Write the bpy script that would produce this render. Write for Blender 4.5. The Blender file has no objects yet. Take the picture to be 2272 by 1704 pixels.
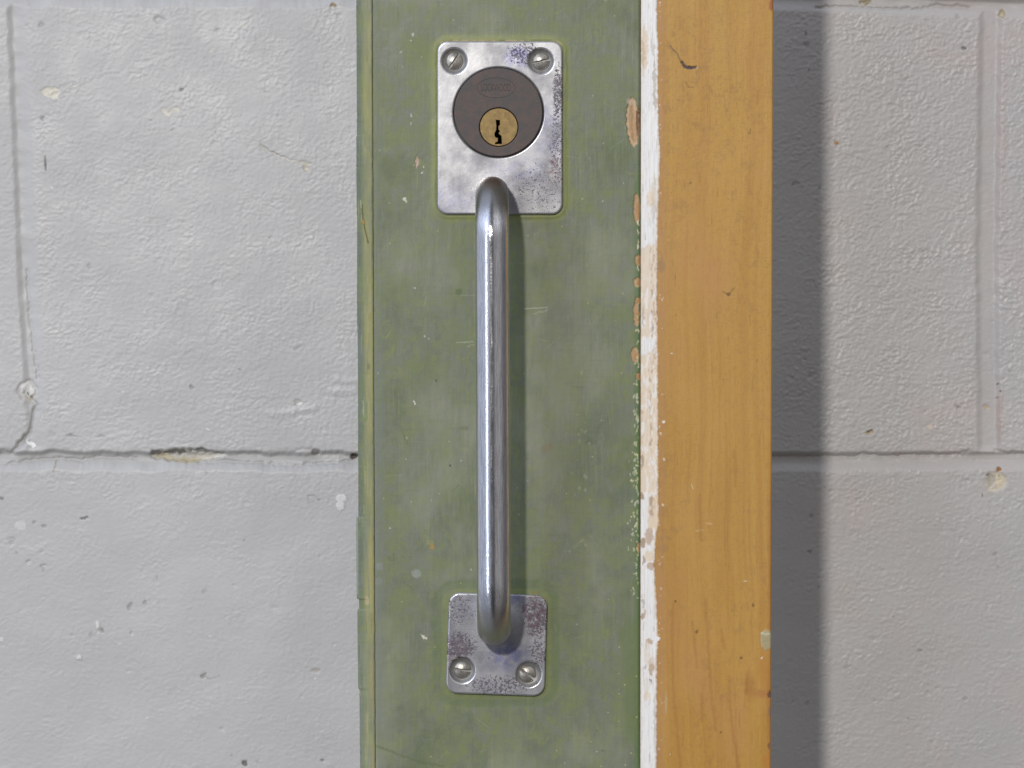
import bpy, bmesh, math, random
import numpy as np
from mathutils import Vector, Matrix

C = bpy.context.scene.collection
D = 1.9                       # camera to door face, metres
S = 0.42 / 2272               # metres per photo pixel at the door face
WY = 0.15                     # wall plane behind the door face

# ------------------------------------------------------------------ camera, world, lights, exposure
cam = bpy.data.cameras.new('camera'); co = bpy.data.objects.new('camera', cam); C.objects.link(co)
co.location = (0, -D, 0); co.rotation_euler = (math.pi/2, 0, 0)
cam.sensor_width = 36; cam.lens = 36 * D / 0.42; cam.clip_start = 0.05; cam.clip_end = 50
sc = bpy.context.scene; sc.camera = co
sc.view_settings.view_transform = 'Standard'
try: sc.view_settings.look = 'None'
except Exception: pass
sc.view_settings.gamma = 1; sc.view_settings.use_curve_mapping = False; sc.view_settings.exposure = -0.07

world = bpy.data.worlds.new('World'); sc.world = world; world.use_nodes = True
wn = world.node_tree; wn.nodes.clear()
wo = wn.nodes.new('ShaderNodeOutputWorld'); wb = wn.nodes.new('ShaderNodeBackground')
tc = wn.nodes.new('ShaderNodeTexCoord'); sx = wn.nodes.new('ShaderNodeSeparateXYZ'); wn.links.new(tc.outputs['Generated'], sx.inputs[0])
def wmath(op, a, b=0.0):
    nd = wn.nodes.new('ShaderNodeMath'); nd.operation = op
    for k, v in enumerate((a, b)):
        if isinstance(v, bpy.types.NodeSocket): wn.links.new(v, nd.inputs[k])
        else: nd.inputs[k].default_value = v
    return nd.outputs[0]
def wramp(v, stops):
    nd = wn.nodes.new('ShaderNodeValToRGB'); mp = wn.nodes.new('ShaderNodeMapRange')
    mp.inputs['From Min'].default_value = -1; mp.inputs['From Max'].default_value = 1
    wn.links.new(v, mp.inputs['Value']); wn.links.new(mp.outputs['Result'], nd.inputs['Fac'])
    el = nd.color_ramp.elements
    el[0].position = (stops[0][0]+1)/2; el[0].color = stops[0][1]+(1,)
    el[1].position = (stops[-1][0]+1)/2; el[1].color = stops[-1][1]+(1,)
    for p, c in stops[1:-1]: e = el.new((p+1)/2); e.color = c+(1,)
    return nd.outputs['Color']
hyp = wmath('SQRT', wmath('ADD', wmath('MULTIPLY', sx.outputs[0], sx.outputs[0]), wmath('MULTIPLY', sx.outputs[1], sx.outputs[1])))
saz = wmath('DIVIDE', sx.outputs[0], wmath('MAXIMUM', hyp, .0001))
# open bright side to the left, dark band standing in for the photographer, pale wall to the right
side = wramp(saz, [(-1., (.60,.66,.80)), (-.62, (.78,.88,1.08)), (-.38, (.42,.45,.52)), (-.29, (.05,.05,.06)), (.13, (.05,.05,.055)), (.22, (.38,.37,.365)), (.8, (.42,.41,.405)), (1., (.16,.16,.17))])
up = wramp(sx.outputs[2], [(-1., (.34,.32,.30)), (-.25, (.62,.60,.58)), (.12, (1.,1.,1.)), (.45, (2.05,2.08,2.18)), (1., (2.5,2.55,2.7))])
mx = wn.nodes.new('ShaderNodeMix'); mx.data_type = 'RGBA'; mx.blend_type = 'MULTIPLY'; mx.inputs['Factor'].default_value = 1
wn.links.new(side, mx.inputs[6]); wn.links.new(up, mx.inputs[7])
wn.links.new(mx.outputs[2], wb.inputs['Color']); wb.inputs['Strength'].default_value = 1.0
wn.links.new(wb.outputs['Background'], wo.inputs['Surface'])

def area(name, az, el, dist, sx, sy, power, col, shape='RECTANGLE'):
    l = bpy.data.lights.new(name, 'AREA'); l.shape = shape; l.size = sx; l.size_y = sy
    l.energy = power; l.color = col
    o = bpy.data.objects.new(name, l); C.objects.link(o)
    a, e = math.radians(az), math.radians(el)
    d = Vector((math.sin(a)*math.cos(e), -math.cos(a)*math.cos(e), math.sin(e)))
    o.location = d * dist
    o.rotation_euler = (-d).to_track_quat('-Z', 'Y').to_euler()
    return o
area('key_lamp', -10.8, 15.0, 4.0, 0.19, 0.19, 89, (1.0, 0.955, 0.90), 'DISK')
area('window_light', -41.0, 5.0, 3.2, 0.20, 2.6, 12, (0.88, 0.94, 1.0))

# ------------------------------------------------------------------ numpy noise
def _h(ix, iy, seed):
    n = (ix.astype(np.int64)*374761393 + iy.astype(np.int64)*668265263 + seed*1442695041) & 0xffffffff
    n = ((n ^ (n >> 13)) * 1274126177) & 0xffffffff
    return (n ^ (n >> 16)) & 0xffff
def perlin(x, y, seed=0):
    ix = np.floor(x); iy = np.floor(y); fx = x-ix; fy = y-iy
    u = fx*fx*fx*(fx*(fx*6-15)+10); v = fy*fy*fy*(fy*(fy*6-15)+10)
    def g(dx, dy):
        a = _h(ix+dx, iy+dy, seed) * (2*np.pi/65536)
        return np.cos(a)*(fx-dx) + np.sin(a)*(fy-dy)
    a = g(0,0)*(1-u)+g(1,0)*u; b = g(0,1)*(1-u)+g(1,1)*u
    return (a*(1-v)+b*v)*1.5
def fbm(x, y, seed=0, o=3):
    s = 0; a = 1; t = 0
    for i in range(o):
        s = s + a*perlin(x*2**i, y*2**i, seed+i*17); t += a; a *= .5
    return s/t
def sstep(a, b, x):
    t = np.clip((x-a)/(b-a), 0, 1); return t*t*(3-2*t)
def axis(pts):
    """[(value, spacing until the next value), ...] -> 1-D array"""
    out = []
    for (a, s), (b, _) in zip(pts[:-1], pts[1:]):
        out += list(np.linspace(a, b, max(2, int(abs(b-a)/s)+1))[:-1])
    out.append(pts[-1][0]); return np.array(out)

# ------------------------------------------------------------------ mesh helpers
def link(name, me, mat, parent=None, world_loc=None):
    o = bpy.data.objects.new(name, me); C.objects.link(o)
    if mat and not me.materials: me.materials.append(mat)
    if parent is not None:
        o.parent = parent
    if world_loc is not None: o.location = world_loc
    return o
def np_mesh(name, V, F, col=None, smooth=True, tri=None):
    me = bpy.data.meshes.new(name)
    nv = len(V); nf = len(F)
    me.vertices.add(nv); me.vertices.foreach_set('co', np.ascontiguousarray(V, dtype=np.float32).ravel())
    me.loops.add(nf*4); me.loops.foreach_set('vertex_index', np.ascontiguousarray(F, dtype=np.int32).ravel())
    me.polygons.add(nf)
    me.polygons.foreach_set('loop_start', np.arange(0, nf*4, 4, dtype=np.int32))
    me.polygons.foreach_set('use_smooth', np.full(nf, smooth, dtype=bool))
    me.update(calc_edges=True)
    if col is not None:
        at = me.color_attributes.new('mark', 'FLOAT_COLOR', 'POINT')
        at.data.foreach_set('color', np.ascontiguousarray(col, dtype=np.float32).ravel())
    return me
def grid(name, X, Y, Z, col=None, skirt=None, hole=None):
    """2-D arrays, first index runs along x, second up z; the sheet faces -y. skirt = y of the back: closes it to a solid."""
    n, m = X.shape
    V = np.stack([X, Y, Z], -1).reshape(-1, 3)
    I = np.arange(n*m).reshape(n, m)
    F = np.stack([I[:-1,:-1], I[1:,:-1], I[1:,1:], I[:-1,1:]], -1).reshape(-1, 4)
    if hole is not None:
        c = V[F].mean(1); F = F[~hole(c[:,0], c[:,2])]
    c4 = None if col is None else col.reshape(-1, 4)
    if skirt is not None:
        ring = np.concatenate([I[:,0], I[-1,1:], I[-2::-1,-1], I[0,-2:0:-1]])
        A = V[ring].copy(); B = A.copy(); B[:,1] = skirt
        b0 = len(V); k = len(ring); V = np.concatenate([V, A, B])
        i = np.arange(k); j = (i+1) % k
        F = np.concatenate([F, np.stack([b0+j, b0+i, b0+k+i, b0+k+j], -1)])
        q = [V[I[0,0]], V[I[-1,0]], V[I[-1,-1]], V[I[0,-1]]]
        q = np.array(q); q[:,1] = skirt
        n0 = len(V); V = np.concatenate([V, q]); F = np.concatenate([F, [[n0+3, n0+2, n0+1, n0]]])
        if c4 is not None:
            c4 = np.concatenate([c4, c4[ring], c4[ring], c4[:4]*0])
    return np_mesh(name, V, F, c4)

class Marks:
    """colour marks (chips, stains, flakes of real paint) evaluated on a photo-pixel grid; also a height offset in mm"""
    def __init__(s, PX, PY, warp=3.0, wl=9.0, seed=5):
        s.PX = PX + warp*fbm(PX/wl, PY/wl, seed, 2); s.PY = PY + warp*fbm(PX/wl+31.7, PY/wl+9.1, seed+3, 2)
        s.rx = PX; s.ry = PY
        s.col = np.zeros(PX.shape+(4,)); s.h = np.zeros(PX.shape)
        s.ax = PX.mean(1); s.ay = PY.mean(0)
    def win(s, x0, x1, y0, y1, pad=14):
        ix = np.nonzero((s.ax > x0-pad) & (s.ax < x1+pad))[0]; iy = np.nonzero((s.ay > y0-pad) & (s.ay < y1+pad))[0]
        if len(ix) == 0 or len(iy) == 0: return None
        return (slice(ix[0], ix[-1]+1), slice(iy[0], iy[-1]+1))
    def put(s, m, c, a=1.0, h=0.0, var=0.0, w=(slice(None), slice(None))):
        m = np.clip(m, 0, 1)*a
        col = s.col[w]; al = col[...,3].copy(); na = m + al*(1-m)
        c = np.array(c)[None,None,:]
        if var: c = c*(1+var*fbm(s.rx[w]/5, s.ry[w]/5, 77, 2))[...,None]
        col[...,:3] = (c*m[...,None] + col[...,:3]*(al*(1-m))[...,None])/np.maximum(na, 1e-6)[...,None]
        col[...,3] = na; s.h[w] += m*h
    def ell(s, x, y, rx, ry, c, a=1, ang=0, soft=.18, h=0, var=.15):
        t = math.radians(ang); R = max(rx, ry)*(1+soft) if ang else 0
        w = s.win(x-max(R, rx*(1+soft)), x+max(R, rx*(1+soft)), y-max(R, ry*(1+soft)), y+max(R, ry*(1+soft)))
        if w is None: return
        dx = s.PX[w]-x; dy = s.PY[w]-y
        u = (dx*math.cos(t)+dy*math.sin(t))/rx; v = (-dx*math.sin(t)+dy*math.cos(t))/ry
        s.put(1-sstep(1-soft, 1+soft, np.sqrt(u*u+v*v)), c, a, h, var, w)
    def dist(s, pts, raw=False, w=(slice(None), slice(None))):
        X, Y = (s.rx[w], s.ry[w]) if raw else (s.PX[w], s.PY[w])
        d = np.full(X.shape, 1e9)
        for (x0,y0),(x1,y1) in zip(pts[:-1], pts[1:]):
            L = (x1-x0)**2+(y1-y0)**2
            t = np.clip(((X-x0)*(x1-x0)+(Y-y0)*(y1-y0))/L, 0, 1)
            d = np.minimum(d, np.hypot(X-x0-t*(x1-x0), Y-y0-t*(y1-y0)))
        return d
    def line(s, pts, w, c, a=1, h=0, raw=False, soft=1.0):
        xs = [p[0] for p in pts]; ys = [p[1] for p in pts]
        q = s.win(min(xs)-w-soft, max(xs)+w+soft, min(ys)-w-soft, max(ys)+w+soft)
        if q is None: return
        s.put(1-sstep(w/2-soft/2, w/2+soft, s.dist(pts, raw, q)), c, a, h, 0, q)

# ------------------------------------------------------------------ node helper
class NT:
    def __init__(s, name):
        s.m = bpy.data.materials.new(name); s.m.use_nodes = True; s.t = s.m.node_tree
        s.t.nodes.clear(); s.out = s.t.nodes.new('ShaderNodeOutputMaterial')
        s.b = s.t.nodes.new('ShaderNodeBsdfPrincipled'); s.t.links.new(s.b.outputs[0], s.out.inputs[0])
        s.co = s.t.nodes.new('ShaderNodeTexCoord').outputs['Object']
    def n(s, typ, **k):
        nd = s.t.nodes.new(typ)
        for a, v in k.items(): setattr(nd, a, v)
        return nd
    def put(s, sock, v):
        if isinstance(v, bpy.types.NodeSocket): s.t.links.new(v, sock)
        else:
            if isinstance(v, tuple) and len(v) == 3 and sock.type == 'RGBA': v = v + (1,)
            sock.default_value = v
    def set(s, **k):
        for a, v in k.items(): s.put(s.b.inputs[a.replace('_', ' ')], v)
    def scale(s, vec, off=(0,0,0)):
        nd = s.n('ShaderNodeMapping'); s.put(nd.inputs['Vector'], s.co)
        nd.inputs['Scale'].default_value = vec; nd.inputs['Location'].default_value = off
        return nd.outputs[0]
    def noise(s, sc_, detail=3, rough=.55, vec=None, dist=0):
        nd = s.n('ShaderNodeTexNoise'); s.put(nd.inputs['Vector'], vec or s.co)
        nd.inputs['Scale'].default_value = sc_; nd.inputs['Detail'].default_value = detail
        nd.inputs['Roughness'].default_value = rough; nd.inputs['Distortion'].default_value = dist
        return nd.outputs['Fac']
    def rng(s, v, a, b, lo=0., hi=1.):
        nd = s.n('ShaderNodeMapRange', interpolation_type='SMOOTHSTEP'); s.put(nd.inputs['Value'], v)
        for k, x in (('From Min', a), ('From Max', b), ('To Min', lo), ('To Max', hi)): nd.inputs[k].default_value = x
        return nd.outputs[0]
    def math(s, op, a, b=0., c=None):
        nd = s.n('ShaderNodeMath', operation=op); s.put(nd.inputs[0], a); s.put(nd.inputs[1], b)
        if c is not None: s.put(nd.inputs[2], c)
        return nd.outputs[0]
    def mix(s, f, a, b, blend='MIX'):
        nd = s.n('ShaderNodeMix', data_type='RGBA', blend_type=blend)
        s.put(nd.inputs['Factor'], f); s.put(nd.inputs[6], a); s.put(nd.inputs[7], b)
        return nd.outputs[2]
    def xyz(s, v=None):
        nd = s.n('ShaderNodeSeparateXYZ'); s.put(nd.inputs[0], v or s.co); return nd.outputs
    def bump(s, h, dist, strength=1., nrm=None):
        nd = s.n('ShaderNodeBump'); s.put(nd.inputs['Height'], h); nd.inputs['Distance'].default_value = dist
        nd.inputs['Strength'].default_value = strength
        if nrm: s.put(nd.inputs['Normal'], nrm)
        return nd.outputs[0]
    def mark(s):
        nd = s.n('ShaderNodeAttribute', attribute_name='mark'); return nd.outputs['Color'], nd.outputs['Alpha']
    def ell(s, px, py, rx, ry, soft=.5):
        """soft elliptical region given in photo pixels on the door plane (0..1)"""
        cx, cz = (px-1136)*S, (852-py)*S
        nd = s.n('ShaderNodeMapping'); s.put(nd.inputs['Vector'], s.co)
        nd.inputs['Scale'].default_value = (1/(rx*S), 0, 1/(ry*S))
        nd.inputs['Location'].default_value = (-cx/(rx*S), 0, -cz/(ry*S))
        l = s.n('ShaderNodeVectorMath', operation='LENGTH'); s.put(l.inputs[0], nd.outputs[0])
        return s.rng(l.outputs['Value'], 1-soft, 1+soft, 1., 0.)

# ------------------------------------------------------------------ materials
def mat_wall():
    t = NT('grey_wall_paint')
    big = t.rng(t.noise(9, 3), .35, .65)
    c = t.mix(big, (.452, .448, .440), (.492, .488, .478))
    c = t.mix(t.math('MULTIPLY', t.rng(t.noise(28, 4, .6), .42, .7), .35), c, (.425, .422, .418))
    x = t.xyz()[0]
    pink = t.math('MULTIPLY', t.rng(t.noise(16, 4, .6), .48, .72), t.rng(x, .10, .16))
    c = t.mix(t.math('MULTIPLY', pink, .55), c, (.50, .425, .405))
    fine = t.rng(t.noise(420, 3, .6), .3, .7)
    c = t.mix(t.math('MULTIPLY', fine, .08), c, (.36, .36, .37))
    dirt = t.rng(t.noise(300, 2, .6, t.scale((1, 1, 1.4))), .70, .78)
    c = t.mix(t.math('MULTIPLY', dirt, .35), c, (.25, .24, .22))
    mc, ma = t.mark(); c = t.mix(ma, c, mc)
    h = t.math('ADD', t.noise(620, 3, .6), t.math('MULTIPLY', t.noise(1500, 2), .35))
    t.set(Base_Color=c, Roughness=t.rng(t.noise(60), .3, .7, .38, .52), Normal=t.bump(h, .00013, .6))
    t.b.inputs['Specular IOR Level'].default_value = .42
    return t.m
def mat_green(tan=False):
    t = NT('faded_green_paint' if not tan else 'yellowed_green_paint')
    cloud = t.noise(70, 6, .68, dist=.6)
    c = t.mix(t.rng(cloud, .40, .60), (.122, .142, .090), (.150, .178, .078))
    c = t.mix(t.math('MULTIPLY', t.rng(t.noise(170, 6, .74, t.scale((1, 1, .8), (3, 1, 2)), dist=1.2), .50, .64), .62), c, (.172, .198, .056))
    c = t.mix(t.math('MULTIPLY', t.rng(t.noise(110, 6, .72, t.scale((1, 1, .7), (9, 1, 4)), dist=1.5), .47, .62), .72), c, (.148, .160, .126))
    c = t.mix(t.math('MULTIPLY', t.rng(t.noise(34, 4, .65, t.scale((1, 1, .7), (1, 5, 7))), .52, .70), .60), c, (.078, .102, .048))
    c = t.mix(t.math('MULTIPLY', t.rng(t.noise(24, 4, .6, t.scale((1, 1, .6), (4, 5, 1))), .48, .66), .60), c, (.225, .238, .165))
    vst = t.noise(1, 5, .7, t.scale((800, 1, 60))); hst = t.noise(1, 5, .7, t.scale((70, 1, 900)))
    vz = t.rng(t.noise(26, 2), .42, .62); hz = t.rng(t.noise(22, 2, .5, t.scale((1,1,1), (8, 8, 8))), .42, .62)
    c = t.mix(t.math('MULTIPLY', t.math('MULTIPLY', t.rng(vst, .48, .70), vz), .42), c, (.245, .262, .165))
    c = t.mix(t.math('MULTIPLY', t.math('MULTIPLY', t.rng(hst, .50, .72), hz), .28), c, (.085, .108, .052))
    if tan:
        X = t.xyz(); u = t.math('ADD', X[0], t.math('MULTIPLY', X[2], .0042))   # follows the slightly leaning edge
        g = t.rng(u, -.0620, -.0594)
        c = t.mix(t.math('MULTIPLY', g, t.rng(t.noise(1, 4, .6, t.scale((200, 1, 30))), .30, .66, .22, .85)), c, (.30, .285, .100))
        c = t.mix(t.math('MULTIPLY', t.rng(t.noise(1, 4, .6, t.scale((500, 1, 22), (0, 0, 3))), .54, .66), .5), c, (.14, .17, .17))
    grain = t.rng(t.noise(1900, 2, .7), .3, .7)
    c = t.mix(t.math('MULTIPLY', grain, .16), c, (.24, .25, .19))
    mc, ma = t.mark(); c = t.mix(ma, c, mc)
    if not tan:
        v = t.n('ShaderNodeTexVoronoi', feature='F1'); t.put(v.inputs['Vector'], t.co); v.inputs['Scale'].default_value = 430
        near = t.rng(v.outputs['Distance'], .09, .17, 1., 0.)
        rnd = t.xyz(v.outputs['Color'])
        X = t.xyz()
        zone = t.math('MULTIPLY', t.rng(X[0], .020, .054), t.rng(X[2], -.055, -.12))
        thr = t.math('SUBTRACT', 1.0, t.math('MULTIPLY', zone, .26))
        sp_ = t.math('MULTIPLY', near, t.math('GREATER_THAN', rnd[0], thr))
        sp2 = t.math('MULTIPLY', near, t.math('GREATER_THAN', rnd[1], .994))
        c = t.mix(t.math('MULTIPLY', t.math('MAXIMUM', sp_, t.math('MULTIPLY', sp2, .7)), .85), c, (.40, .39, .20))
    h = t.math('ADD', t.noise(1, 3, .6, t.scale((420, 1, 28))), t.math('MULTIPLY', t.noise(260, 3, .6), .8))
    h = t.math('ADD', h, t.math('MULTIPLY', hst, .35))
    t.set(Base_Color=c, Roughness=t.rng(cloud, .3, .7, .42, .58), Normal=t.bump(h, .00022, .45))
    t.b.inputs['Specular IOR Level'].default_value = .4
    return t.m
def mat_white():
    t = NT('chipped_white_paint')
    st = t.noise(1, 4, .6, t.scale((1500, 1, 60)))
    c = t.mix(t.rng(st, .35, .75), (.80, .79, .77), (.67, .65, .62))
    mc, ma = t.mark(); c = t.mix(ma, c, mc)
    t.set(Base_Color=c, Roughness=.5, Normal=t.bump(t.math('ADD', st, t.math('MULTIPLY', t.noise(700, 3), .6)), .0002, .5))
    return t.m
def mat_wood():
    t = NT('orange_varnished_wood')
    w = t.noise(1, 3, .5, t.scale((14, 1, 7)))
    X = t.xyz()
    # long grain lines that bend slightly
    gx = t.math('ADD', t.math('MULTIPLY', X[0], 620.), t.math('MULTIPLY', w, 9.))
    cx = t.n('ShaderNodeCombineXYZ'); t.put(cx.inputs[0], gx); t.put(cx.inputs[2], t.math('MULTIPLY', X[2], 11.))
    g1 = t.noise(1, 3, .6, cx.outputs[0]); g2 = t.noise(.35, 2, .5, cx.outputs[0])
    c = t.mix(t.rng(g2, .3, .7), (.450, .256, .050), (.412, .216, .040))
    c = t.mix(t.math('MULTIPLY', t.rng(g1, .50, .72), t.rng(X[2], .06, -.10, .20, .55)), c, (.315, .138, .030))
    mot = t.noise(330, 5, .75, t.scale((1, 1, .8)))
    fle = t.noise(1, 4, .7, t.scale((1100, 1, 260)))
    c = t.mix(t.math('MULTIPLY', t.rng(fle, .50, .64), .32), c, (.30, .150, .040))
    c = t.mix(t.math('MULTIPLY', t.rng(t.noise(1, 4, .7, t.scale((300, 1, 1300), (5, 5, 5))), .52, .66), .34), c, (.27, .140, .045))
    zone = t.rng(t.noise(20, 3, .6, t.scale((1, 1, .7), (2, 0, 5))), .40, .62)
    c = t.mix(t.math('MULTIPLY', t.math('MULTIPLY', t.rng(mot, .50, .62), zone), .50), c, (.270, .140, .048))
    c = t.mix(t.math('MULTIPLY', t.rng(t.noise(30, 3, .6, t.scale((1, 1, .45), (5, 0, 1))), .45, .7), .45), c, (.49, .275, .070))
    c = t.mix(t.math('MULTIPLY', t.rng(t.noise(26, 3, .6, t.scale((1, 1, .5), (7, 0, 9))), .5, .72), .5), c, (.44, .215, .078))
    c = t.mix(t.math('MULTIPLY', t.rng(t.noise(1600, 2, .7), .35, .75), .16), c, (.30, .15, .05))
    mc, ma = t.mark(); c = t.mix(ma, c, mc)
    t.set(Base_Color=c, Roughness=t.rng(w, .3, .7, .34, .46), Normal=t.bump(t.math('ADD', g1, t.noise(500, 2)), .00012, .35))
    t.b.inputs['Specular IOR Level'].default_value = .35
    return t.m
def metal_plate(name, regions, blue, red, k=.235):
    t = NT(name)
    c = t.mix(t.rng(t.noise(130, 4, .6), .35, .65), (.49, .49, .50), (.41, .41, .43))
    c = t.mix(t.math('MULTIPLY', t.rng(t.noise(60, 3, .6, t.scale((1,1,1), (4,4,4))), .48, .66), .5), c, (.38, .375, .42))
    reg = None
    for r in regions:
        e = t.math('MULTIPLY', t.ell(*r[:4], .55), r[4]); reg = e if reg is None else t.math('MAXIMUM', reg, e)
    n1 = t.noise(1000, 4, .68, dist=.4)
    thr = t.math('SUBTRACT', .72, t.math('MULTIPLY', reg, k)) #.215))
    sp_ = t.rng(t.math('SUBTRACT', n1, thr), -.006, .025)
    n2 = t.noise(560, 5, .68, t.scale((1,1,1), (2,1,6)), dist=.5)
    sp2 = t.math('MULTIPLY', t.rng(t.math('SUBTRACT', n2, t.math('SUBTRACT', .72, t.math('MULTIPLY', reg, k*.9))), -.006, .03), .9)
    cor = t.math('MAXIMUM', sp_, sp2)
    for e in blue:
        f = t.math('MULTIPLY', t.ell(*e[:4], .6), t.rng(t.noise(330, 3), .35, .6, .15, .8))
        c = t.mix(t.math('MULTIPLY', f, e[4]), c, (.13, .14, .36))
    for e in red:
        f = t.math('MULTIPLY', t.ell(*e[:4], .6), t.rng(t.noise(500, 3, .6, t.scale((1,1,1), (1,2,3))), .45, .6))
        c = t.mix(t.math('MULTIPLY', f, e[4]), c, (.20, .07, .09))
    c = t.mix(t.math('MULTIPLY', cor, .92), c, (.070, .055, .072))
    rough = t.math('ADD', t.rng(t.noise(90, 3), .3, .7, .20, .30), t.math('MULTIPLY', cor, .25))
    h = t.math('SUBTRACT', t.math('MULTIPLY', t.noise(900, 3), .4), cor)
    t.set(Base_Color=c, Metallic=t.math('SUBTRACT', .62, t.math('MULTIPLY', cor, .3)), Roughness=rough, Normal=t.bump(h, .00004, .6))
    return t.m
def mat_bar():
    t = NT('scratched_steel_bar')
    sc1 = t.noise(1, 4, .7, t.scale((1800, 1800, 110)))
    pit = t.noise(1500, 3, .6)
    X = t.xyz()
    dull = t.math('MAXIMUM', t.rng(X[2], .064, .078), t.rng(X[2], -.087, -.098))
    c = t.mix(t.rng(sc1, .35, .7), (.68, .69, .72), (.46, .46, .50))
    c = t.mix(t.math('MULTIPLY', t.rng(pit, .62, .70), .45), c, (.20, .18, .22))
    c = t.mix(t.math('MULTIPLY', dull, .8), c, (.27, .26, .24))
    c = t.mix(t.math('MULTIPLY', t.rng(X[2], .064, .073), .8), c, (.125, .12, .11))  # top bend coloured darker to hold down the sky reflected in it
    c = t.mix(t.math('MULTIPLY', t.rng(X[2], -.088, -.096), .8), c, (.50, .49, .46))  # bottom bend coloured lighter, as if light reached its underside
    brown = t.ell(1092, 398, 34, 26, .5)
    c = t.mix(t.math('MULTIPLY', brown, .55), c, (.27, .19, .13))
    r = t.math('ADD', t.rng(sc1, .3, .7, .09, .19), t.math('MULTIPLY', dull, .24))
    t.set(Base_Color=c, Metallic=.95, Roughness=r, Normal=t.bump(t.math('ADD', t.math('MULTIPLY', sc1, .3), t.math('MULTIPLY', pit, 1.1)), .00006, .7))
    return t.m
def mat_simple(name, c1, c2, sc_, metallic, rough, bscale=700, bd=.00004, specks=None, spot=0):
    t = NT(name)
    c = t.mix(t.rng(t.noise(sc_, 4, .6), .35, .65), c1, c2)
    c = t.mix(t.math('MULTIPLY', t.rng(t.noise(sc_*6, 3, .6), .4, .7), .35), c, tuple(x*.7 for x in c1))
    mc, ma = t.mark()
    if spot: c = t.mix(ma, c, mc)
    if specks: c = t.mix(t.math('MULTIPLY', t.rng(t.noise(1800, 2, .6), .62, .72), .5), c, specks)
    t.set(Base_Color=c, Metallic=metallic, Roughness=rough, Normal=t.bump(t.noise(bscale, 4), bd, .6))
    return t.m

M_wall = mat_wall(); M_green = mat_green(); M_bead = mat_green(True); M_white = mat_white(); M_wood = mat_wood()
M_plate1 = metal_plate('tarnished_chrome_upper',
    [(1165,120,45,28,.9), (1238,210,13,75,1.), (1236,330,20,120,.75), (1195,420,70,60,.62), (1120,420,60,60,.35), (1010,420,60,60,.28), (1015,200,30,120,.2)],
    [(1152,128,30,20,.9), (1150,380,60,30,.35), (1215,290,30,60,.35), (1010,445,60,30,.3)], [(1228,375,14,32,.6)])
M_plate2 = metal_plate('tarnished_chrome_lower',
    [(1015,1350,40,45,.7), (1020,1435,42,40,.95), (1190,1370,35,55,.9), (1195,1450,25,40,.8), (1110,1520,80,25,.8), (1100,1450,60,40,.4), (1060,1340,60,30,.3)],
    [(1130,1455,42,32,.7), (1148,1330,22,14,.7)], [(1190,1360,32,34,1.), (1010,1440,26,30,.7)], .265)  # first blue patch paints in the bluish shadow of the bar
M_bar = mat_bar()
M_bronze = mat_simple('brown_aged_bronze', (.062,.056,.055), (.088,.062,.054), 260, .35, .55, specks=(.045,.04,.04))
M_brass = mat_simple('worn_brass', (.16,.108,.042), (.235,.160,.060), 420, .55, .48)
M_dark = mat_simple('engraving_dark', (.035,.03,.03), (.05,.042,.04), 300, 0., .8)
M_screw = mat_simple('worn_nickel_screw', (.40,.375,.33), (.27,.26,.24), 500, .75, .34, spot=1)
M_sink = mat_simple('dull_recess_metal', (.20,.195,.185), (.26,.25,.235), 500, .6, .5)

# ------------------------------------------------------------------ tagging
def tag(o, label=None, cat=None, group=None, kind=None):
    if label: o['label'] = label
    if cat: o['category'] = cat
    if group: o['group'] = group
    if kind: o['kind'] = kind
    return o

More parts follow.
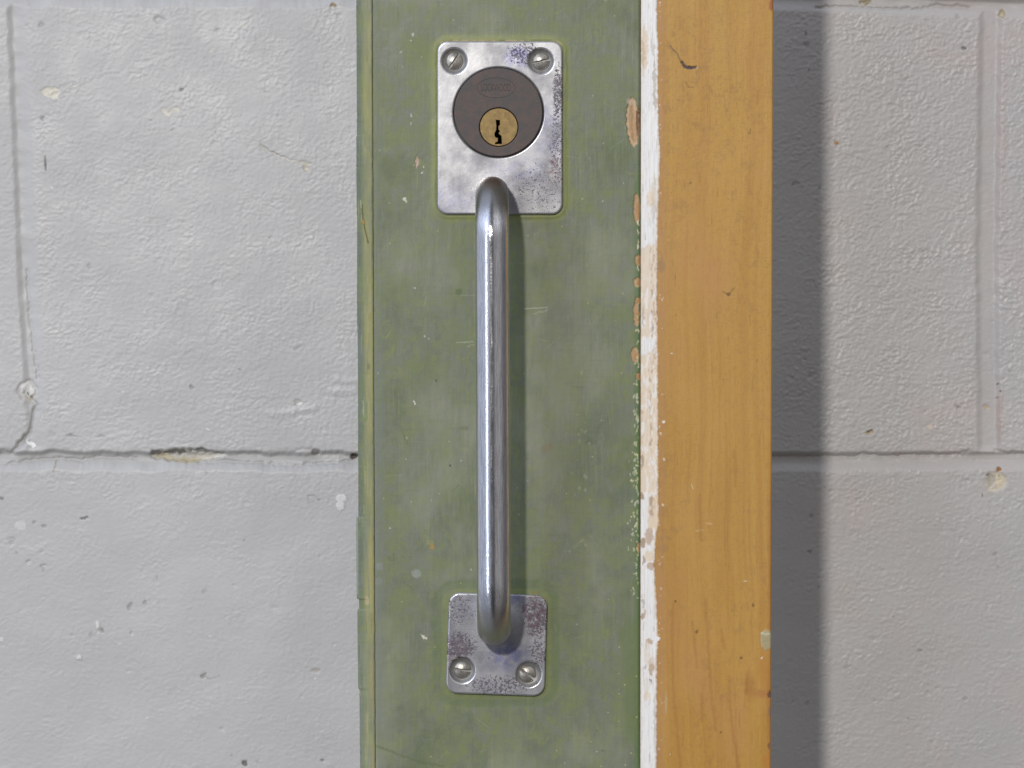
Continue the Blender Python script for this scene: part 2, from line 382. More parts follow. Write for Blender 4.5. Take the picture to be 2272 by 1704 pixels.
# ------------------------------------------------------------------ the block wall
def build_wall():
    f = (D+WY)/D
    xs = axis([(-1100, 30), (-150, 6), (-20, 2.3), (840, 6), (1640, 2.3), (2290, 6), (2450, 30), (3400, 30)])
    ys = axis([(-900, 30), (-150, 6), (-15, 2.3), (1720, 6), (1860, 30), (2700, 30)])[::-1]
    PX, PY = np.meshgrid(xs, ys, indexing='ij')
    X = (PX-1136)*S*f; Z = (852-PY)*S*f
    m = Marks(PX, PY, 5, 14)
    # relief in millimetres, + towards the viewer
    wx = PX + 14*fbm(PX/60, PY/60, 1, 2); wy = PY + 14*fbm(PX/60+5, PY/60+8, 2, 2)
    rough = .62 + .75*sstep(1650, 1850, PX)*(1-.45*sstep(900, 1150, PY)) + .25*fbm(PX/220, PY/160, 9, 2)
    # irregular lumps and short creases of thick paint on rough block
    a = math.radians(-18); u = wx*math.cos(a)+wy*math.sin(a); v = -wx*math.sin(a)+wy*math.cos(a)
    n1 = perlin(u/17, v/10.5, 21); n2 = perlin(PX/9.0+.3*n1, PY/7.0, 22); n3 = perlin(PX/5.2, PY/5.2, 23); n4 = perlin(u/30, v/19, 24)
    patch = np.clip(.85+.8*fbm(PX/75, PY/60, 12, 2), .35, 1.5)
    rough = (.90 + .85*sstep(1650, 1850, PX)*(1-.42*sstep(900, 1150, PY)) - .38*sstep(950, 1200, PY))*patch
    h = rough*(.060*np.maximum(n1, -.35) + .095*np.maximum(n2, -.5) + .082*n3 + .05*n4)
    gate = sstep(.02, .40, perlin(PX/24, PY/20, 27))
    h -= rough*.03*np.exp(-(n1/.10)**2)*gate + rough*.03*np.exp(-(n2/.12)**2)*sstep(.1, .45, perlin(PX/15, PY/15, 29))
    h += .22*fbm(PX/170, PY/120, 30, 2)
    # joints
    def course(y0, sgn, depth=2.9):
        wob = 6.5*fbm(PX/70, PY*0+3.3, 41, 4) + 1.0*fbm(PX/14, PY*0+.3, 42, 2)
        left = 1-sstep(760, 1650, PX)
        t = (PY-(y0+wob*(.4+.8*left)))/38.0
        return -depth*sstep(-.20, .10, t)*(1-sstep(.30, 1.08, t)) * (.85+.3*fbm(PX/90, PY/90, 45, 2)) * (1-.30*sstep(1500, 1700, PX))
    keep = 1.0
    yj = np.interp(PX, [0, 800, 1700, 2272], [1006, 1008, 1009, 1006])
    j1 = course(yj, 1); j0 = course(np.interp(PX, [0, 750, 1750, 2272], [-22, -22, -14, 4]), 1)
    inb = (PY > -8) & (PY < 1012)
    lx = np.interp(PY, [0, 200, 617, 750, 860, 1010], [22, 30, 46, 54, 62, 66]) + 4*fbm(PY/40, PX*0, 50, 2) + 7*sstep(780, 960, PY)*fbm(PY/22, PX*0, 51, 3)
    t = (PX-lx)/32.0
    v1 = -1.3*(.8+.5*fbm(PY/50, PX*0, 57, 2))*sstep(-.32, .16, t)*(1-sstep(.16, 1.4, t))*sstep(-12, 12, PY)*(1-.6*sstep(830, 960, PY))*(1-sstep(985, 1010, PY))
    rx = np.interp(PY, [0, 560, 1010], [2176, 2168, 2172]) + 4.5*fbm(PY/40, PX*0, 52, 2)
    t = (PX-rx)/44.0
    v2 = -1.4*sstep(-.15, .22, t)*(1-sstep(.80, 1.18, t))*sstep(0, 25, PY)*(1-sstep(985, 1012, PY))
    far = np.zeros_like(PX)
    for k, yy in ((0, 2000), (1, -1000)):
        far += -2.4*np.exp(-((PY-yy)/16)**2)
    for xx, y0, y1 in ((1125, 1050, 1980), (3270, 1050, 1980), (-1030, 1050, 1980), (1125, -960, -30)):
        far += -1.8*np.exp(-((PX-xx)/15)**2)*sstep(y0-10, y0+20, PY)*(1-sstep(y1-20, y1+10, PY))
    J = np.minimum.reduce([j1, j0, v1, v2, far])
    h = h*(1-.72*np.clip(-J/.8, 0, 1)) + J
    # cracks beside the joint
    def crack(pts, w, dep):
        nonlocal h
        q = m.win(min(p[0] for p in pts)-3*w, max(p[0] for p in pts)+3*w, min(p[1] for p in pts)-3*w, max(p[1] for p in pts)+3*w)
        h[q] -= dep*np.exp(-(m.dist(pts, w=q)/w)**2)
    crack([(-20,1038),(60,1022),(95,1018),(150,1018),(180,1021),(215,1014),(300,1016)], 3, .9)
    crack([(0,1004),(30,1002),(48,986),(55,970)], 5, 1.4)
    crack([(330,1012),(360,1004),(420,1000),(480,1003),(560,1006),(640,1004),(690,996),(700,1006),(780,1012)], 4, .35)
    crack([(440,1028),(500,1022),(520,1026),(580,1028),(640,1034),(700,1030),(790,1022)], 3, .7)
    crack([(55,872),(80,900),(72,930),(66,960),(40,985)], 4, 1.5)
    crack([(60,600),(66,700),(76,780),(84,840)], 3, .6)
    crack([(1810,18),(1850,14),(1900,16),(1960,20),(2040,20),(2080,12),(2150,16)], 3, 1.)
    crack([(1700,1011),(1830,1012),(1900,1013),(1915,1006),(1950,1012),(2050,1008),(2100,1009),(2150,1003)], 3, .8)
    crack([(2210,1000),(2240,1006),(2280,1006)], 4, .8)
    for pts in ([(735,868),(765,868),(790,866)], [(745,842),(770,846),(800,844)], [(600,920),(640,915),(700,905)]):
        h = h + .24*np.exp(-(m.dist(pts)/7)**2)
    rnd = random.Random(8)
    for i in range(60):      # pinholes in the block
        x, y = (rnd.uniform(10, 780) if i % 2 else rnd.uniform(1740, 2260)), rnd.uniform(30, 1690)
        r = rnd.choice([1.8, 2.4, 3, 5]); q = m.win(x-20, x+20, y-20, y+20); d = np.hypot((m.PX[q]-x)/1.4, m.PY[q]-y)
        h[q] -= rnd.uniform(.12, .5)*np.exp(-(d/r)**2)
    cream = (.62, .59, .50); lite = (.66, .65, .62); tanc = (.42, .35, .22); dk = (.09, .085, .08); br = (.24, .15, .07)
    E = m.ell
    E(113, 203, 21, 11, cream, h=-.25); E(122, 212, 9, 7, cream, h=-.2)
    E(368, 250, 12, 6, cream, .8, ang=35, h=-.15); E(388, 244, 13, 6, cream, .7, ang=-10, h=-.15); E(470, 112, 10, 4, cream, .5, ang=-40); E(536, 58, 8, 5, cream, .5, ang=-30)
    E(162, 193, 6, 2.5, cream, .7)
    m.line([(577,320),(590,332),(620,346),(650,358),(690,364)], 4.5, cream, .75, -.2)
    m.line([(577,320),(600,336),(640,350)], 1.5, dk, .6)
    m.line([(655,360),(692,362)], 2, tanc, .6); E(679, 372, 8, 8, tanc, .55, h=-.3); E(680, 373, 4, 4, cream, .8)
    m.line([(100,348),(102,378)], 3.0, dk, .8, -.3, raw=True)
    E(402, 197, 6, 4, dk, .6, h=-.4); E(740, 12, 7, 6, br, .85, h=-.5); E(738, 16, 4, 3, cream, .7)
    E(353, 44, 14, 9, (.3,.3,.3), .3, h=-.8); E(92, 55, 7, 6, (.33,.33,.32), .6, h=-.4); E(95, 264, 3, 5, dk, .4, h=-.4)
    E(692, 527, 5, 4, lite, .7, h=.2); E(198, 592, 5, 7, (.2,.2,.2), .3, h=-.4)
    E(660, 775, 10, 4, (.3,.3,.3), .3, ang=-30, h=-.5)
    # plug by the left joint
    E(61, 868, 21, 24, (.50,.49,.47), .8, h=-.9); E(61, 866, 15, 17, lite, .7, h=1.0); E(62, 873, 3, 3, dk, .8); E(70, 878, 3, 3, dk, .8); E(66, 884, 10, 6, cream, .6)
    m.line([(96,918),(92,930),(91,936)], 3, cream, .6); m.line([(124,1022),(122,1034),(118,1046)], 2, (.3,.26,.15), .8, raw=True)
    # white splash
    quad = [(61,980),(71,982),(80,988),(78,994),(72,994),(66,986),(61,980)]
    q = m.dist([(64,982),(70,985),(76,990)]); m.put(1-sstep(3.5, 5.5, q), (.80,.80,.78), 1, .1)
    # large chip in the joint
    E(415, 1009, 84, 14, (.48,.46,.42), .9, h=-1.2, soft=.1)
    E(366, 1013, 22, 7, (.42,.37,.24), .9, ang=12); E(415, 1021, 30, 7, (.46,.40,.27), .85); E(455, 1012, 22, 8, (.60,.57,.50), .9); E(485, 1012, 14, 5, lite, .9)
    E(388, 1002, 26, 5, (.10,.095,.09), .75, h=-1.2); E(347, 1004, 14, 6, (.12,.11,.10), .7, h=-1.); E(445, 999, 24, 4, (.12,.12,.12), .7, h=-1.2); E(484, 1003, 12, 3, dk, .6)
    E(700, 1003, 9, 7, (.15,.14,.13), .6, h=-1.2); E(786, 1012, 9, 6, (.06,.05,.04), .95, h=-1.5)
    E(461, 952, 6, 4, lite, .9); E(660, 893, 8, 6, (.45,.42,.38), .7, h=-.3); E(668, 896, 4, 3, lite, .9); E(426, 858, 5, 5, dk, .35, h=-.8)
    E(157, 966, 11, 3, (.2,.2,.2), .5, h=-.5); E(224, 968, 9, 3, (.25,.25,.25), .4, h=-.4)
    # below the joint
    E(757, 1106, 12, 8, (.64,.63,.62), .9, h=.2); E(755, 1122, 10, 9, (.64,.63,.62), .9, h=.2)
    m.line([(682,1100),(695,1098),(708,1108)], 2, (.2,.2,.19), .5); m.line([(681,1105),(684,1116)], 2, (.25,.25,.24), .5)
    m.line([(180,1150),(195,1149)], 4, dk, .7, -.4); E(76, 1160, 4, 3, dk, .35, h=-.4); E(98, 1168, 6, 3, (.2,.2,.2), .5, h=-.4); E(45, 1165, 12, 12, (.60,.60,.59), .6); E(3, 1106, 4, 5, dk, .6)
    E(26, 1200, 8, 8, (.3,.3,.29), .4, h=-.4); E(289, 1346, 6, 8, (.22,.22,.21), .45, h=-.6); E(323, 1338, 4, 7, (.25,.25,.24), .45, h=-.5)
    E(227, 1400, 5, 4, (.2,.19,.17), .7, h=-.4); E(216, 1388, 4, 8, lite, .8, h=.2); E(200, 1405, 4, 5, (.28,.28,.26), .5); E(175, 1459, 5, 4, lite, .8, h=.3)
    E(452, 1500, 6, 6, (.24,.23,.21), .75, h=-.3); m.line([(456,1500),(470,1506),(488,1500)], 2.5, (.3,.27,.24), .5); E(4, 1417, 5, 5, lite, .7)
    E(702, 1488, 10, 5, (.36,.31,.26), .5, h=-.4); E(700, 1505, 4, 3, lite, .7); E(543, 1692, 6, 6, (.10,.10,.09), .85, h=-.5); E(715, 1687, 4, 3, (.16,.16,.15), .7, h=-.4); E(571, 1690, 4, 3, (.3,.3,.29), .5)
    E(453, 1312, 5, 4, (.3,.3,.28), .4); E(350, 1282, 3, 2, dk, .5); m.line([(95,1268),(93,1258),(104,1252)], 3, (.3,.3,.3), .5, -.4)
    E(268, 1427, 6, 3, lite, .45); E(465, 1412, 4, 3, lite, .5)
    # right side
    E(1921, 4, 13, 6, (.30,.24,.13), .85, h=-.8); E(1917, 7, 5, 3, cream, .8)
    E(2224, 31, 9, 9, (.33,.27,.15), .9, h=-.6); E(2223, 33, 4, 4, (.55,.48,.33), .8); E(2139, 107, 5, 4, (.12,.11,.10), .7, h=-.8)
    E(2125, 36, 8, 5, (.22,.22,.22), .4, h=-.5); E(1786, 75, 4, 4, (.15,.15,.16), .6, h=-.4); E(1790, 99, 8, 7, (.2,.2,.2), .4, h=-.7); E(1796, 155, 3, 3, (.14,.14,.14), .5); E(1765, 407, 9, 5, (.25,.22,.18), .4, h=-.5)
    E(1856, 317, 4.5, 3.5, (.36,.17,.03), .95); E(2000, 14, 20, 2, (.22,.22,.22), .4)
    E(1930, 960, 9, 4, (.46,.36,.22), .85, h=-.4); E(1931, 956, 6, 2.5, (.14,.11,.07), .9); E(2064, 946, 8, 6, (.60,.52,.45), .8, h=.1)
    E(2188, 904, 6, 5, (.52,.42,.28), .8, h=-.3); E(2214, 851, 3, 2.5, dk, .8); E(2221, 867, 3, 2.5, dk, .8); E(2213, 882, 3, 2, dk, .7)
    E(2125, 902, 6, 4, (.22,.21,.2), .5, h=-.5)
    E(2209, 1068, 24, 22, (.55,.50,.40), .85, h=-.45); E(2218, 1066, 12, 16, (.66,.58,.42), .8); E(2199, 1066, 8, 12, (.36,.34,.30), .6, h=-.5); E(2192, 1053, 4, 3, dk, .6)
    E(2216, 1041, 5.5, 5, (.27,.12,.02), 1., h=-.2); E(2217, 1057, 3, 2.5, dk, .6); E(2201, 1087, 9, 4, (.68,.62,.48), .7); E(2180, 1100, 3, 2, dk, .7)
    for x, y, a_ in ((2208,1230,.4),(2216,1260,.25),(1800,1144,.4),(1798,1226,.5),(1905,1108,.25),(2140,1550,.3),(1880,1480,.3),(2040,1445,.4),(1790,1560,.3)):
        E(x, y, 6, 4, (.22,.22,.21), a_, h=-.5)
    for i in range(60):
        x, y = (rnd.uniform(5, 780) if i % 2 else rnd.uniform(1725, 2265)), rnd.uniform(20, 1700)
        if rnd.random() < .5: E(x, y, rnd.uniform(1.5, 3.5), rnd.uniform(1.5, 3), (.2,.19,.17), rnd.uniform(.25, .6))
        else: E(x, y, rnd.uniform(1.5, 4.5), rnd.uniform(1.5, 3), lite, rnd.uniform(.3, .8), h=.1)
    # reddish strips beside the right joint
    E(2222, 300, 9, 190, (.46,.36,.33), .35, soft=.7); E(2218, 930, 7, 60, (.42,.30,.26), .5, soft=.6); E(1995, 1006, 18, 4, (.40,.31,.29), .4)
    h = h + m.h
    me = grid('block_wall', X, WY - h*.001, Z, m.col, skirt=WY+.09)
    o = link('block_wall', me, M_wall)
    tag(o, 'grey painted concrete block wall with mortar joints and small chips, behind the green door', 'wall')
build_wall()

# ------------------------------------------------------------------ the door
door = bpy.data.objects.new('door_leaf', None); C.objects.link(door); door.location = (0.02, .02, -.30)
tag(door, 'faded green door with orange varnished board and steel pull handle, in front of grey wall', 'door')
BASE = Vector(door.location)
def part(name, me, mat, label=None):
    o = link(name, me, mat, door, -BASE)
    if label: o['label'] = label
    return o
YS = axis([(-750, 25), (-40, 6), (-8, 1.7), (1712, 6), (1745, 25), (2470, 25)])[::-1]
def lerp_y(a, b, PY): return a + (b-a)*PY/1704.0
PL1 = (970, 92, 1248, 476)       # upper plate
def rr_sdf(x, y, box, r):
    cx, cy = (box[0]+box[2])/2, (box[1]+box[3])/2; hx, hy = (box[2]-box[0])/2-r, (box[3]-box[1])/2-r
    dx = np.abs(x-cx)-hx; dy = np.abs(y-cy)-hy
    return np.hypot(np.maximum(dx, 0), np.maximum(dy, 0)) + np.minimum(np.maximum(dx, dy), 0) - r
def build_stile():
    us = axis([(0, .0028), (1, .0028)])
    us = np.concatenate([[0, .0007, .0014, .002], us[1:-1], [.9985, .9992, .9997, 1]])
    U, PY = np.meshgrid(us, YS, indexing='ij')
    L = lerp_y(826.5, 833.5, PY) + .7*fbm(PY/30, U*0, 3, 2); R = lerp_y(1421.5, 1420, PY)
    PX = L + (R-L)*U
    m = Marks(PX, PY, 3.5, 10, 15)
    dl = (PX-L)*S*1000; dr = (R-PX)*S*1000
    h = -.22*np.exp(-(dl/.4)**2) - .9*np.clip(1-dr/1.0, 0, 1)**2
    h += .10*fbm(PX/90, PY/160, 61, 2) + .025*fbm(PX/12, PY/24, 62, 2)
    # earlier coats: ridge of paint around the plates
    d1 = rr_sdf(PX+3*fbm(PX/40, PY/40, 63, 2), PY, PL1, 22); d2 = rr_sdf(PX, PY+3*fbm(PX/30, PY/30, 64, 2), (990, 1316, 1213, 1541), 24)
    yel = (.225, .248, .072); dg = (.098, .140, .042); gold = (.52, .50, .26)
    m.put((1-sstep(5, 24, d1))*sstep(-3, 0, d1)*np.clip(.75+.6*fbm(PX/30, PY/45, 66, 2), 0, 1), yel, .85)
    h += .22*np.exp(-((d1-5)/4)**2)
    m.put((1-sstep(24, 33, d2))*np.clip(.8+.5*fbm(PX/30, PY/45, 67, 2), 0, 1), dg, .50)
    m.put((1-sstep(6, 14, d2))*(.6+.5*fbm(PX/20, PY/20, 68, 2)), yel, .5)
    h -= .07*(1-sstep(22, 36, d2))
    m.put(np.exp(-((d1-2)/1.8)**2)*sstep(-8, 0, 96-PY)*np.clip(.5+1.4*fbm(PX/16, PY/16, 69, 2), 0, 1), (.50, .40, .24), .9)
    m.put(np.exp(-((d2-2)/2.2)**2)*sstep(1150, 1170, PX)*(1-sstep(1322, 1335, PY))*sstep(-.05, .25, fbm(PX/9, PY/9, 73, 2)), (.24, .13, .035), .8)
    # blue grey worn strip along the left edge, lower
    m.put((1-sstep(10, 30, PX-L))*np.clip(sstep(700, 900, PY)*(1-sstep(1450, 1650, PY))+.25, 0, 1)*np.clip(.7+1.0*fbm(PX/14, PY/70, 70, 3), 0, 1), (.165, .180, .160), .65)
    # greener, darker strip along the right edge
    m.put(sstep(20, 12, R-PX)*0 + (1-sstep(9, 17, (R-PX)+3*fbm(PX/10, PY/30, 71, 2)))*sstep(320, 420, PY)*(1-sstep(1700, 1900, PY)), (.085, .150, .050), .6)
    m.put((1-sstep(22, 52, (R-PX)+26*fbm(PX/40, PY/70, 72, 3)))*sstep(1330, 1400, PY)*(1-sstep(1600, 1680, PY)), (.115, .150, .050), .6)
    E = m.ell; wood = (.42, .26, .13); woodl = (.52, .36, .22); grey = (.24, .26, .23)
    E(925, 359, 4, 12, (.42,.30,.22), .95, h=-.12); E(897, 441, 5, 4, (.55,.54,.44), .95); E(901, 447, 3, 5, (.5,.5,.42), .8, ang=-30)
    E(917, 77, 2, 4, (.5,.5,.42), .7); E(911, 90, 1.8, 2, (.5,.5,.42), .7); E(894, 148, 2.5, 2, (.5,.5,.42), .7); E(912, 256, 2, 5, (.45,.46,.38), .8); E(912, 274, 2, 3, (.5,.5,.42), .8)
    E(940, 371, 2, 2.5, (.6,.6,.5), .8); E(935, 383, 2, 2, (.6,.6,.5), .8); m.line([(937,1410),(945,1418)], 4, (.6,.58,.45), .9, .05)
    E(959, 1213, 6, 7, (.36,.22,.03), .75); E(955, 1203, 9, 6, (.25,.24,.08), .5); E(924, 1273, 11, 10, grey, .85); E(842, 1257, 8, 9, (.21,.22,.20), .8); E(840, 1290, 9, 9, (.20,.21,.19), .6)
    m.line([(862,1238),(868,1244),(874,1240),(872,1228)], 2.5, dg, .6)
    E(1018, 647, 8, 6, (.095,.13,.05), .8); E(1030, 950, 10, 5, (.11,.13,.055), .6); E(969, 844, 2, 2, (.05,.07,.03), .9); E(997, 1034, 2.2, 2, (.03,.04,.02), .95)
    E(921, 639, 2.5, 2.2, (.7,.7,.62), .9); m.line([(918,890),(922,897)], 2.5, (.6,.6,.52), .9); E(951, 752, 2.5, 2, (.5,.42,.3), .9); E(942, 747, 1.8, 2, (.5,.48,.38), .8)
    m.line([(1012,760),(1050,758)], 2.2, (.42,.44,.34), .5); m.line([(1036,768),(1052,764)], 2, (.42,.44,.34), .45); m.line([(1165,685),(1215,682)], 2, (.42,.44,.34), .55, raw=True)
    m.line([(1185,696),(1215,688)], 2, (.4,.42,.32), .4)
    m.line([(835,1655),(880,1672),(930,1690),(985,1700)], 4, (.10,.13,.055), .65)
    m.line([(870,935),(890,950),(900,975),(908,990)], 2.5, (.11,.13,.06), .5); m.line([(850,980),(856,1040),(870,1060)], 2, (.12,.14,.075), .4)
    E(1215, 995, 16, 10, (.20,.13,.06), .35, ang=-40); E(1309, 980, 12, 8, (.06,.08,.035), .45, soft=.6); E(1235, 717, 25, 40, (.105,.125,.075), .35, soft=.7)
    E(1330, 935, 50, 40, (.09,.115,.06), .4, soft=.8); E(1300, 1040, 60, 60, (.095,.115,.06), .3, soft=.8)
    # bare wood chips along the right edge
    E(1404, 270, 14, 54, woodl, 1, ang=-2, h=-.45, soft=.06); E(1407, 272, 11, 46, wood, .9, ang=-3, h=-.25)
    m.line([(1402,235),(1401,280),(1406,310)], 3, (.30,.17,.07), .7); m.line([(1408,230),(1410,270)], 3, (.55,.40,.25), .7); E(1417, 272, 5, 34, (.13,.07,.03), .85, h=-.5); E(1399, 226, 8, 9, (.50,.38,.27), .8)
    for x, y, rx_, ry_ in ((1413,462,7,33), (1416,577,8,12), (1414,627,9,10), (1414,668,6,9), (1412,698,7,26), (1409,788,9,17), (1417,835,5,8), (1417,1215,4,12)):
        E(x, y, rx_, ry_, wood, .95, h=-.3, soft=.1); E(x+2, y+ry_*.2, rx_*.6, ry_*.5, (.36,.19,.06), .6)
    rnd = random.Random(3)
    for i in range(150):
        y = rnd.gauss(1060, 190); w = 4 if y < 1000 else 9
        x = 1416 - abs(rnd.gauss(0, w))
        if 480 < y < 1330: E(x, y, rnd.uniform(1.0, 2.4), rnd.uniform(1.5, 5), rnd.choice([gold, (.5,.5,.42), (.40,.42,.25)]), rnd.uniform(.5, .95), h=.06)
    for y in (495, 515, 540, 548, 735, 812, 595):
        E(1416, y, 1.8, rnd.uniform(4, 9), (.62,.58,.42), .85)
    for i in range(28):
        x, y = 1292+rnd.gauss(0, 14), rnd.uniform(820, 1330); E(x, y, rnd.uniform(1.2, 4), rnd.uniform(1, 5), (.26,.28,.17), rnd.uniform(.3, .6))
    for i in range(130):     # fine random scratches
        x, y = rnd.uniform(845, 1400), rnd.uniform(0, 1700); a = rnd.choice([0, 0, 90, 90, 30, -40]) + rnd.gauss(0, 12); l = rnd.uniform(6, 38)
        p = [(x, y), (x+l*math.cos(math.radians(a)), y+l*math.sin(math.radians(a)))]
        m.line(p, 1.3, rnd.choice([(.30,.33,.22), (.27,.30,.20), (.09,.12,.05)]), rnd.uniform(.15, .5), raw=True)
    for i in range(34):
        E(rnd.uniform(840, 1410), rnd.uniform(0, 1700), rnd.uniform(1.2, 2.4), rnd.uniform(1.2, 2.6), rnd.choice([(.55,.55,.45), (.08,.1,.04), (.4,.42,.3)]), rnd.uniform(.3, .8))
    X = (PX-1136)*S; Z = (852-PY)*S
    def hole(x, z):
        px = x/S+1136; py = 852-z/S
        return (np.hypot(px-1105.7, py-250) < 92)
    h += m.h
    return part('green_stile', grid('green_stile', X, -h*.001, Z, m.col, skirt=.040, hole=hole), M_green, 'flat green painted face with worn tan chips along its right edge')
stile = build_stile()

def build_bead():
    us = np.concatenate([np.linspace(0, .12, 8)[:-1], np.linspace(.12, 1, 26)])
    U, PY = np.meshgrid(us, YS, indexing='ij')
    R = lerp_y(825.2, 832.2, PY) + .7*fbm(PY/30, U*0, 3, 2)
    flake = np.interp(PY, [-800, 300, 301, 470, 480, 700, 760, 1148, 1150, 1329, 1331, 1352, 1355, 1528, 1531, 1700, 2500],
                          [0, 0, 1.5, 1.5, .5, 2, .5, 1, 5.5, 5.5, .8, .5, 4.5, 3.6, .6, 0, 0])
    Lx = lerp_y(789.5, 798.0, PY) - flake + .8*fbm(PY/9, U*0, 5, 3) + .5*fbm(PY/60, U*0, 6, 2)
    PX = Lx + (R-Lx)*U
    m = Marks(PX, PY, 2.5, 8, 25)
    v = np.clip((PX-Lx)/(R-Lx), 0, 1)
    Y = 5.2*(1-np.sqrt(np.clip(1-(1-v)**2.2, 0, 1))) + .15*sstep(.93, 1, v)*2
    Y += -.05*fbm(PX/10, PY/60, 33, 2)
    m.put(np.exp(-((v-.985)/.02)**2)*np.clip(.35+1.5*fbm(PY/22, U*0, 34, 3), 0, 1), (.42,.42,.24), .9)
    E = m.ell
    m.line([(803,455),(805,485),(809,495),(808,500),(811,515),(817,540)], 2.2, (.10,.07,.02), .9, -.3, raw=True); E(806, 493, 4, 5, (.30,.17,.04), .8)
    m.line([(800,445),(801,460)], 2, (.4,.4,.25), .7, raw=True)
    E(814, 1333, 5, 10, (.44,.36,.20), .6); E(820, 702, 3, 8, (.22,.18,.05), .5); E(818, 813, 3, 7, (.12,.13,.05), .6); E(806, 905, 2, 22, (.38,.40,.24), .5)
    E(812, 930, 4, 6, (.14,.2,.05), .5); E(823, 1500, 3, 40, (.32,.24,.09), .5, soft=.6); E(822, 1260, 4, 60, (.33,.27,.10), .5, soft=.6); E(801, 1500, 4, 30, (.12,.14,.09), .5, soft=.6)
    m.line([(792,1150),(793,1240),(793,1320)], 1.3, (.42,.46,.30), .6, raw=True)
    rnd = random.Random(12)
    for i in range(110):
        x, y = rnd.uniform(795, 826), rnd.uniform(-20, 1720); l = rnd.uniform(6, 45)
        m.line([(x, y), (x+rnd.gauss(0, .6), y+l)], 1.1, rnd.choice([(.36,.38,.20), (.12,.17,.06), (.10,.13,.05), (.19,.22,.19)]), rnd.uniform(.2, .6), raw=True)
    X = (PX-1136)*S; Z = (852-PY)*S
    return part('rounded_edge', grid('rounded_edge', X, (Y - m.h)*.001, Z, m.col, skirt=.0398), M_bead, 'rounded green edge moulding with yellowed paint')
build_bead()

